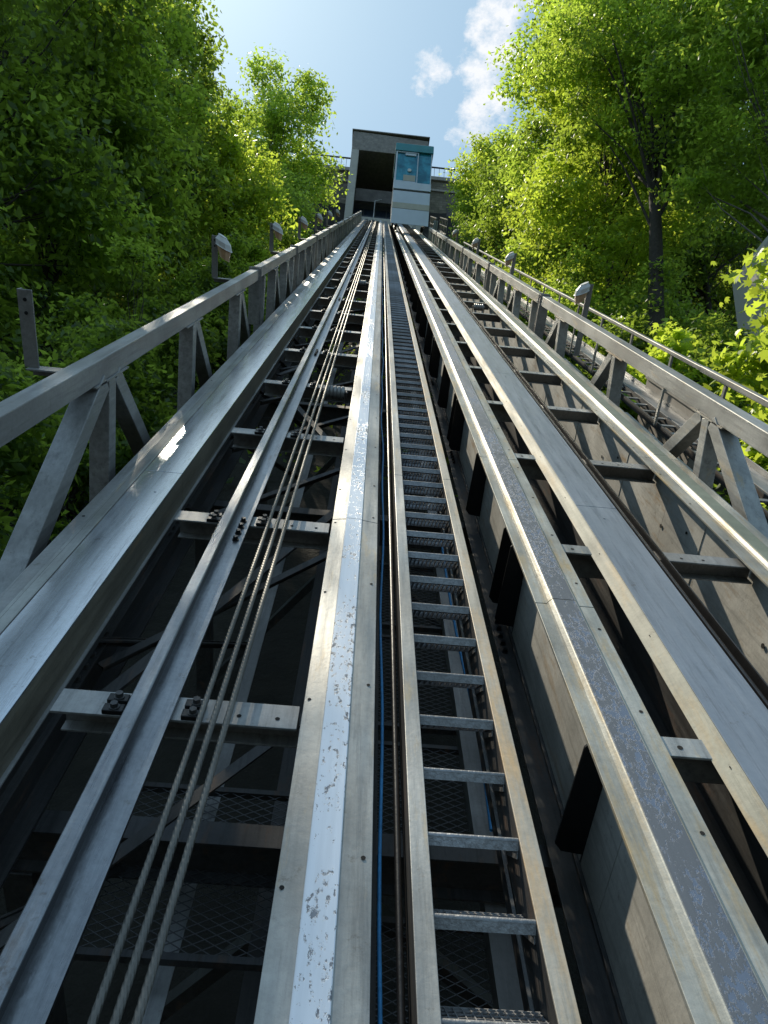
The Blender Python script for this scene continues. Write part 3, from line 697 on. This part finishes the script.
b = MB(); b.box((-1.79, .9, 3.0), (1.94, 1.2, 3.95)); b.build('cross_beam', 'dark_in', t, .01)
b = MB(); b.box((-1.79, 1.5, 1.26), (1.94, 1.6, 2.95)); b.build('back_glazing', 'dark_glass', t); 
for x in (-1.2, -.5, .2, .9): b = MB(); b.box((x-.03, 1.42, 1.26), (x+.03, 1.49, 2.95)); b.build('mullion', 'iron', t)
b = MB(); b.box((-1.79, .3, .8), (1.94, 3.7, 1.25)); b.build('platform', 'pillar', t, .01)
b = MB(); b.cyl((-.55, .4, .5), (-.55, .4, 2.6), .035, 8); b.cyl((-.55, .4, 2.6), (-.15, .4, 2.75), .03, 8); b.build('stop_post', 'galv', t)

# terrace retaining wall with railing
for x0, x1, lab in ((-30, -2.3, 'stone retaining wall of the upper terrace left of the station'), (2.6, 34, 'stone retaining wall of the upper terrace right of the station')):
    t = upright('retaining_wall', lab, 'wall', ((x0+x1)/2*SS, 36*SS, 27*SS)); t.scale = (SS, SS, SS); w = (x1-x0)/2
    b = MB(); b.box((-w, 0, -2), (w, .6, 10.1)); b.build('wall_face', 'stone', t)
    b = MB(); b.box((-w, -.15, 10.1), (w, .7, 10.4)); b.box((-w, -.10, 9.2), (w, -.0005, 9.38)); b.build('coping', 'concrete', t, .02)
    if x0 > 0: 
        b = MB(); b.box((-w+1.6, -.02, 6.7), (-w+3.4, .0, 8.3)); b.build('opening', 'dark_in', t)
for x0, x1, lab in ((-30, -2.2, 'dark iron terrace railing left of the station roof'), (2.6, 34, 'dark iron terrace railing right of the car')):
    t = upright('terrace_railing', lab, 'railing', ((x0+x1)/2*SS, 36.1*SS, 37.4*SS)); t.scale = (SS, SS, SS); w = (x1-x0)/2
    b = MB(); b.bar((-w, 0, 1.0), (w, 0, 1.0), .08, .07, (0, 0, 1)); b.build('top_rail', 'iron', t)
    b = MB(); b.bar((-w, 0, .18), (w, 0, .18), .05, .05, (0, 0, 1)); b.build('bottom_rail', 'iron', t)
    n = int(w*2/.33); b = MB(); b.box((-.012, -.012, .2), (.012, .012, .98)); q = b.build('baluster', 'iron', t)
    for k in range(n):
        c = q if k == 0 else q.copy()
        if k: COL.objects.link(c)
        c.location = ((-w+k*.33) if x0 < 0 else (-w+k*.33), 0, 0)
    for k in range(int(w*2/1.8)): b = MB(); b.box((-w+k*1.8-.05, -.05, 0), (-w+k*1.8+.05, .05, 1.12)); b.build('post', 'iron', t)
t = upright('lamp_post', 'thin lamp post standing on the terrace above the right-hand trees', 'lamp post', (5.2*SS, 37.5*SS, 36.6*SS)); t.scale = (SS, SS, SS)
b = MB(); b.cyl((0, 0, 0), (0, 0, 3.6), .04, 8); b.build('pole', 'iron', t)
b = MB(); b.cyl((0, 0, 3.6), (0, 0, 3.9), .08, 10, .13); b.build('lantern', 'lamp_white', t)

# metal access stair right of the car
t = thing('access_stair', 'grey metal access stair with handrails between the car and the trees', 'stair', (4.0, 50.2, -1.75))
for x in (-.35, .35):
    b = MB(); b.bar((x, 0, 0), (x, 6.5, .0), .04, .18, (0, 0, 1)); b.build('stringer', 'galv', t)
    b = MB(); b.bar((x, 0, .95), (x, 6.5, .95), .05, .05, (0, 0, 1)); b.bar((x, 0, .5), (x, 6.5, .5), .035, .035, (0, 0, 1)); b.build('handrail', 'galv_light', t)
    for k in range(6): b = MB(); b.box((x-.02, k*1.25, .09), (x+.02, k*1.25+.04, .92)); b.build('post', 'galv_light', t)
for k in range(22):
    b = MB(); b.box((-.33, k*.29, -.02), (.33, k*.29+.12, .02)); b.build('tread', 'galv', t)
t = thing('control_box', 'small white equipment cabinet at the foot of the access stair', 'cabinet', (3.6, 50.6, -1.7))
b = MB(); b.box((-.12, -.1, 0), (.16, .15, .75)); b.build('cabinet_body', 'white_panel', t, .01)
b = MB(); b.box((-.10, -.108, .06), (.14, -.1005, .70)); b.build('door', 'white_panel', t, .002)

# ------------------------------------------------------------------ foliage
rng = np.random.default_rng(11)
def leaf_mesh(name, C, tone, size, outward, mat, star=False, upb=.6):
    n = len(C)
    nr = rng.normal(size=(n, 3)); nr /= np.linalg.norm(nr, axis=1)[:, None]
    N = nr*.75 + outward*.45 + np.array([0, 0, upb]); N /= np.linalg.norm(N, axis=1)[:, None]
    T = rng.normal(size=(n, 3)) + np.array([0, 0, -.35]); T -= N*(T*N).sum(1)[:, None]; T /= np.linalg.norm(T, axis=1)[:, None]
    B = np.cross(N, T)
    L = size*(.55+.9*rng.random(n))[:, None]
    if star:
        prof = [(0, -.5, 0), (.30, -.38, -.06), (.55, -.10, -.12), (.28, -.02, 0), (.42, .38, -.10), (.13, .22, 0), (0, .62, -.08), (-.13, .22, 0), (-.42, .38, -.10), (-.28, -.02, 0), (-.55, -.10, -.12), (-.30, -.38, -.06)]
        k = len(prof)
    else:
        prof = [(0, -.5, 0), (.27, -.02, -.10), (0, .55, -.04), (-.27, -.02, -.10)]; k = 4
    V = np.empty((n, k, 3))
    for i, (a, b_, c) in enumerate(prof): V[:, i] = C + (B*a + T*b_ + N*c)*L
    V = V.reshape(-1, 3)
    base = (np.arange(n)*k)[:, None]
    if star: loops = (base + np.arange(k)[None, :]).ravel(); per = k; nf = n
    else: loops = np.concatenate([base+np.array([[0, 1, 2]]), base+np.array([[0, 2, 3]])], axis=1).ravel(); per = 3; nf = 2*n
    me = D.meshes.new(name); me.vertices.add(n*k); me.vertices.foreach_set('co', V.ravel().astype('f'))
    me.loops.add(len(loops)); me.loops.foreach_set('vertex_index', loops.astype('i'))
    me.polygons.add(nf); me.polygons.foreach_set('loop_start', (np.arange(nf)*per).astype('i'))
    me.update(calc_edges=True)
    at = me.attributes.new('tone', 'FLOAT', 'POINT'); at.data.foreach_set('value', np.repeat(np.clip(tone, 0, 1), k).astype('f'))
    me.materials.append(M[mat]); return me
def fcol(v): return Vector(v)
def crown_points(lobes, ncl, nleaf, spread, seed, gap=.0, size_hint=.15):
    r = np.random.default_rng(seed); out = []; vols = np.array([l[3]*l[4]*l[5] for l in lobes])**.75; vols = vols/vols.sum()
    cl = []; tries = 0
    while len(cl) < ncl and tries < ncl*6:
        tries += 1
        l = lobes[r.choice(len(lobes), p=vols)]
        d = r.normal(size=3); d /= np.linalg.norm(d); rad = r.random()**.30
        p = np.array(l[:3]) + d*np.array(l[3:6])*rad*(.92+.25*noise.noise(Vector(d*2.2)+Vector((seed, 0, 0))))
        if noise.noise(Vector(p*.8)+Vector((seed*3., 0, 0))) < gap-.38: continue
        cl.append((p, d))
    P_ = np.array([c[0] for c in cl]); Dd = np.array([c[1] for c in cl]); n = len(cl); m = nleaf//n
    # a cluster is a drooping flattened spray of leaves
    off = r.normal(size=(n, m, 3))*np.array([1, 1, .42])*spread*(1+.35*(size_hint-.15)/.05)*(.6+.8*r.random((n, 1, 1)))
    off[:, :, 2] -= (off[:, :, 0]**2+off[:, :, 1]**2)*.35
    C = (P_[:, None, :] + off).reshape(-1, 3); O = np.repeat(Dd, m, axis=0)
    tone = (.45 + .42*r.normal(size=(n, 1)) + .22*r.normal(size=(n, m))).ravel()
    return C, O, tone, P_
def tree(name, label, x, y, H, lobes, seed, size, ncl, nleaf_, mat, group=None, tr=.16, bark='bark', lean=(0, 0), star=False, spread=.30, gap=0., nb=46, z=None):
    zb = ground_z(y)-.2 if z is None else z; nleaf = int(nleaf_*.84)
    t = upright(name, label, 'tree' if tr > .05 else 'bush', (x, y, zb), group)
    C, O, tone, CP = crown_points(lobes, ncl, nleaf, spread, seed, gap, size)
    me = leaf_mesh('crown', C, tone, size*1.08, O, mat, star); o = D.objects.new('crown', me); COL.objects.link(o); o.parent = t
    r = random.Random(seed); mb = MB(); top = H*.86; pts = []; rs = []
    for i in range(11):
        f = i/10; pts.append(Vector((lean[0]*f**1.3+.25*noise.noise(Vector((seed, f*3, 0)))*f*H*.12, lean[1]*f**1.3+.25*noise.noise(Vector((seed, f*3, 9)))*f*H*.12, top*f))); rs.append(tr*(1-f*.85)+tr*.45*max(0, .12-f)/.12)
    mb.tube(pts, rs, 9)
    order = list(range(len(CP))); r.shuffle(order)
    for j in order[:nb]:
        q = Vector(CP[j]); hf = max(.16, min(.92, (q.z/H)*.72+r.uniform(-.12, .02))); i = hf*10; a = pts[int(i)].lerp(pts[min(10, int(i)+1)], i-int(i))
        m1 = a.lerp(q, .45)+Vector((r.uniform(-.2, .2), r.uniform(-.2, .2), r.uniform(.0, .35)))*min(1, (q-a).length*.4); m2 = a.lerp(q, .75)+Vector((r.uniform(-.15, .15), r.uniform(-.15, .15), r.uniform(0, .15)))
        r0 = max(.012, tr*(1-hf)*.55*r.uniform(.4, 1)); mb.tube([a, a.lerp(m1, .5)+Vector((0, 0, .03)), m1, m2, q], [r0, r0*.8, r0*.6, r0*.38, .004], 6)
    mb.build('trunk' if tr > .05 else 'stems', bark, t)
    return t
def lobes_for(H, r, low=.3, seed=0, k=9, lean=(0, 0)):
    q = random.Random(seed*13+1); L = []
    for i in range(k):
        f = low+(1-low)*(i+.5)/k; w = r*(.55+.55*sin(pi*min(1, max(0, (f-low)/(1-low))*.85+.12))); a = i*2.4+q.random()
        e = w*.52; L.append((lean[0]*f+cos(a)*w*.55, lean[1]*f+sin(a)*w*.55, H*f*.97, e*q.uniform(.85, 1.2), e*q.uniform(.85, 1.2), e*q.uniform(.7, 1.0)))
    return L
def T(name, label, x, y, H, r, low, seed, size, ncl, nleaf, mat, **k):
    lb = lobes_for(H, r, low, seed, k.pop('k', 10), k.get('lean', (0, 0)))
    return tree(name, label, x, y, H, lb, seed, size, ncl, nleaf, mat, **k)

GL = 'tall trees crowding the left side of the track'
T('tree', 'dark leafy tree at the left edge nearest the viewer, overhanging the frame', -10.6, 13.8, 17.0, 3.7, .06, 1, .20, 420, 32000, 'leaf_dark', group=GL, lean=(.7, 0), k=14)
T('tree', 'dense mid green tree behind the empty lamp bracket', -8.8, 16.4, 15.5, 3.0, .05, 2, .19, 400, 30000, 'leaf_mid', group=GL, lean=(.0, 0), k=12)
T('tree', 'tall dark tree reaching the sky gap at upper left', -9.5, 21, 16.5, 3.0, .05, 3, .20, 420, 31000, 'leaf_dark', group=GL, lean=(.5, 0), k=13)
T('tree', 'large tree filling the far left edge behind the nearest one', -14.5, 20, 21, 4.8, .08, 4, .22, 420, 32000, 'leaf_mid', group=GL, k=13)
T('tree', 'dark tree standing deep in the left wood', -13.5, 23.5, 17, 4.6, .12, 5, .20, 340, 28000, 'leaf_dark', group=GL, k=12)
T('maple_tree', 'bright yellow green young maple left of the upper truss', -6.9, 25.5, 9.6, 2.3, .04, 6, .19, 260, 20000, 'leaf_bright', tr=.10)
T('tree', 'rounded tree standing against the sky left of the station', -8.4, 41.5, 18.2, 4.5, .04, 7, .26, 460, 38000, 'leaf_mid', tr=.22, k=13)
T('tree', 'darker tree between the station and the left wood', -13.5, 38, 16, 4.2, .08, 8, .26, 280, 22000, 'leaf_dark', group=GL)
T('tree', 'low tree between the upper left truss and the rounded tree', -6.2, 33.5, 7.5, 2.0, .05, 22, .2, 180, 14000, 'leaf_mid', group=GL, tr=.1)

GR = 'tall trees crowding the right side of the track'
T('tree', 'small round tree beside the terrace wall right of the car', 9.6, 47.5, 15.5, 3.4, .30, 9, .25, 260, 24000, 'leaf_bright', tr=.2)
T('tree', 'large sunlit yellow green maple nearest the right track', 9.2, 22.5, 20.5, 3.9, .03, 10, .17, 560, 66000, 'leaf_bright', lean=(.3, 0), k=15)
T('tree', 'very tall dark green tree reaching above the sunlit maple', 11.4, 30.5, 30, 4.8, .05, 11, .24, 560, 46000, 'leaf_mid', k=15)
T('tree', 'tall maple with forked dark trunk leaning right in the right wood', 8.9, 18.4, 21, 4.1, .56, 12, .16, 420, 44000, 'leaf_mid', tr=.30, lean=(1.3, 0), k=12, nb=44)
T('tree', 'tall tree at the upper right edge with bare grey limbs below', 12.0, 15.3, 19, 3.8, .50, 13, .16, 380, 42000, 'leaf_mid', tr=.20, bark='bark_light', k=13, nb=34, lean=(-.4, 0))
T('tree', 'dark tree deep in the right wood', 15.5, 26.5, 22, 5.0, .08, 14, .22, 420, 36000, 'leaf_dark', k=14)
T('tree', 'dark tree filling the right wood behind the forked trunk', 11.6, 27.5, 17, 4.4, .05, 15, .22, 400, 34000, 'leaf_dark', k=13)
T('tree', 'distant dark tree above the terrace wall behind the right wood', 22, 30, 22, 6.5, .08, 21, .26, 360, 30000, 'leaf_dark', k=13)
T('tree', 'dark tree between the round tree and the sunlit maple', 9.4, 38, 11.5, 3.6, .04, 23, .22, 280, 22000, 'leaf_dark', group=GR, k=12)
T('maple_bush', 'bright maple bush reaching into the right edge above the handrail', 8.7, 11.2, 6.2, 1.75, .08, 16, .19, 190, 10500, 'leaf_bright', tr=.045, star=True, spread=.24, nb=40, lean=(.1, 0))
T('maple_bush', 'small bright maple sapling just beyond the handrail and concrete wall', 7.1, 14.0, 3.4, .85, .12, 17, .15, 60, 3000, 'leaf_bright', tr=.04, star=True, spread=.2, nb=24)
T('maple_bush', 'low maple shoots hanging over the handrail beside the nearest right floodlight', 6.0, 13.8, 2.5, .6, .12, 18, .14, 36, 1700, 'leaf_bright', tr=.03, star=True, spread=.18, nb=14)
T('bush', 'small bright bush between two right floodlights', 6.0, 24.5, 3.6, .75, .1, 19, .13, 60, 4000, 'leaf_bright', tr=.03)
T('bush', 'dark bush below the round tree beside the access stair', 7.4, 42.0, 6.0, 2.6, .05, 20, .15, 110, 9000, 'leaf_dark', tr=.04)
for x, y, h, r, sd, lab in [(9.6, 19.6, 4.2, 1.8, 60, 'sunlit bush standing at the foot of the forked dark trunk'), (7.6, 21.5, 4.6, 1.6, 61, 'sunlit bush under the large yellow green maple'), (6.9, 27.5, 4.2, 1.7, 62, 'sunlit bush farther up behind the second right floodlight')]:
    T('bush', lab, x, y, h, r, .04, sd, .15, 130, 10000, 'leaf_mid', tr=.04, k=9)
GB = 'low bushes growing beside the left truss'
bushes = [(-4.1, 4.6, 2.9, 1.3, 'leaf_dark', 'low bush nearest the viewer under the empty lamp bracket'), (-4.6, 7.2, 3.8, 1.6, 'leaf_dark', 'dark bush behind the near left truss braces'), (-4.0, 9.6, 3.2, 1.3, 'leaf_dark', 'green bush behind the second post of the near left truss'),
          (-4.6, 12.2, 3.9, 1.5, 'leaf_dark', 'leafy bush behind the nearest left floodlight'), (-4.2, 15.2, 3.4, 1.3, 'leaf_dark', 'dark bush below the second left floodlight'), (-4.5, 18.4, 3.8, 1.4, 'leaf_mid', 'bush beside the third left floodlight'), (-4.3, 21.8, 3.2, 1.3, 'leaf_mid', 'bush up the slope below the young maple'), (-4.1, 26, 3.6, 1.3, 'leaf_dark', 'farthest bush below the tree left of the station')]
for i, (x, y, h, r, m, lab) in enumerate(bushes):
    T('bush', lab, x, y, h, r, .05, 30+i, .11, 130, 13000, m, group=GB, tr=.04, k=8, spread=.26)
for i, (x, y, h, r, m, lab) in enumerate([(7.4, 17.6, 2.6, 1.5, 'leaf_dark', 'dark undergrowth bush behind the maple sapling'), (8.8, 15.6, 3.0, 1.5, 'leaf_dark', 'dark bush below the bare grey limbs'), (6.4, 20.5, 2.8, 1.2, 'leaf_mid', 'bush at the foot of the sunlit maple'), (10.8, 13.2, 4.0, 1.6, 'leaf_mid', 'bush behind the right edge maple bush')]):
    T('bush', lab, x, y, h, r, .05, 50+i, .13, 110, 9000, m, group='undergrowth bushes right of the track', tr=.04, k=8)

# ground cover
n = 120000; gx = np.where(rng.random(n) < .5, -2.4-rng.random(n)**1.3*14, 3.6+rng.random(n)**1.3*14); q = rng.random(n) < .12; gx = np.where(q, -2.4+rng.random(n)*7, gx)
gy = 1.5+rng.random(n)**.8*54; keep = ~(q & ((gy < 11) | ((gy < 18) & (rng.random(n) < .6)))); gx, gy = gx[keep], gy[keep]
gz = .976*gy-6.4+rng.random(len(gx))**2*np.where(np.abs(gx-.5) < 3, .5, 1.1)+.05
me = leaf_mesh('undergrowth', np.stack([gx, gy, gz], 1), .4+.25*rng.normal(size=len(gx)), .17, np.tile([0, -.5, .5], (len(gx), 1)), 'leaf_dark')
o = D.objects.new('undergrowth', me); COL.objects.link(o); tag(o, 'green undergrowth and ivy covering the slope under and beside the track', 'undergrowth', kind='stuff')

# ------------------------------------------------------------------ camera
f_px = 710.; pitch, yaw, roll = radians(20.62), radians(2.5), radians(4.2)
cp, sp, cy, sy = cos(pitch), sin(pitch), cos(yaw), sin(yaw)
F = Vector((sy*cp, cy*cp, sp)); Rt = Vector((cy, -sy, 0)); U = Rt.cross(F)
r_ = Rt*cos(roll)+U*sin(roll); u_ = -Rt*sin(roll)+U*cos(roll)
cam = D.cameras.new('camera'); co = D.objects.new('camera', cam); COL.objects.link(co)
co.matrix_world = Matrix(((r_.x, u_.x, -F.x, 0), (r_.y, u_.y, -F.y, 0), (r_.z, u_.z, -F.z, 0), (0, 0, 0, 1)))
cam.sensor_width = 36; cam.sensor_fit = 'AUTO'; cam.lens = f_px/1024*36; cam.clip_start = .05; cam.clip_end = 3000
bpy.context.scene.camera = co

# ------------------------------------------------------------------ light
AZ, EL = radians(29), radians(58)
sd = Vector((-sin(AZ)*cos(EL), cos(AZ)*cos(EL), sin(EL)))
sun = D.lights.new('sun', 'SUN'); sun.energy = 5.0; sun.angle = radians(.5); sun.color = (1, .90, .72)
so = D.objects.new('sun', sun); COL.objects.link(so); so.rotation_euler = sd.to_track_quat('Z', 'Y').to_euler()
w = D.worlds.new('World'); bpy.context.scene.world = w; w.use_nodes = True; nt = w.node_tree; nt.nodes.clear()
out = nd(nt, 'ShaderNodeOutputWorld'); bg = nd(nt, 'ShaderNodeBackground'); sky = nd(nt, 'ShaderNodeTexSky', sky_type='NISHITA')
sky.sun_disc = False; sky.sun_elevation = EL; sky.sun_rotation = -AZ; sky.altitude = 50; sky.air_density = 1.0; sky.dust_density = .8; sky.ozone_density = 1.0
tc = nd(nt, 'ShaderNodeTexCoord'); gen = tc.outputs['Generated']
def blob(d, tight, power):
    v = Vector(d).normalized(); dp = nd(nt, 'ShaderNodeVectorMath', operation='DOT_PRODUCT'); dp.inputs[1].default_value = v; nt.links.new(gen, dp.inputs[0])
    m = nd(nt, 'ShaderNodeMapRange'); m.inputs[1].default_value = cos(radians(tight)); m.inputs[2].default_value = 1; m.inputs[3].default_value = 0; m.inputs[4].default_value = power; nt.links.new(dp.outputs['Value'], m.inputs[0]); return m.outputs[0]
acc = None
for d, tgt, pw in [((.041, .606, .794), 2.5, .50), ((.030, .617, .786), 1.9, .40), ((.110, .609, .785), 3.4, .50), ((.121, .556, .822), 3.4, .44), ((.125, .58, .80), 3.2, .48), ((.10, .640, .762), 3.0, .50), ((.14, .53, .835), 3, .4),
                   ((.3, .2, .93), 16, .34), ((-.5, -.2, .84), 20, .30), ((-.1, -.6, .78), 14, .32), ((.6, .5, .6), 12, .4), ((-.15, .15, .97), 9, .3)]:
    o_ = blob(d, tgt, pw)
    if acc is None: acc = o_
    else:
        a = nd(nt, 'ShaderNodeMath', operation='MAXIMUM'); nt.links.new(acc, a.inputs[0]); nt.links.new(o_, a.inputs[1]); acc = a.outputs[0]
mp = nd(nt, 'ShaderNodeMapping'); mp.inputs['Scale'].default_value = (1, 1, 1.6); nt.links.new(gen, mp.inputs[0])
cn = noi(nt, mp.outputs[0], 17, 12, .66); a = nd(nt, 'ShaderNodeMath', operation='ADD'); nt.links.new(acc, a.inputs[0]); nt.links.new(cn, a.inputs[1])
cf = ramp(nt, a.outputs[0], [(.80, g3(0)), (.97, g3(.95))])
skyc = mix(nt, cf, mix(nt, .62, mix(nt, 1., sky.outputs[0], (.95, 1.15, 1.12), 'MULTIPLY'), (2.75, 4.05, 5.15)), (6.6, 6.7, 6.9))
nt.links.new(skyc, bg.inputs[0]); bg.inputs[1].default_value = .15; nt.links.new(bg.outputs[0], out.inputs[0])
sc = bpy.context.scene
sc.view_settings.view_transform = 'Standard'; sc.view_settings.look = 'None'; sc.view_settings.exposure = 0
sc.cycles.max_bounces = 8; sc.cycles.diffuse_bounces = 3; sc.cycles.glossy_bounces = 3; sc.cycles.transmission_bounces = 4
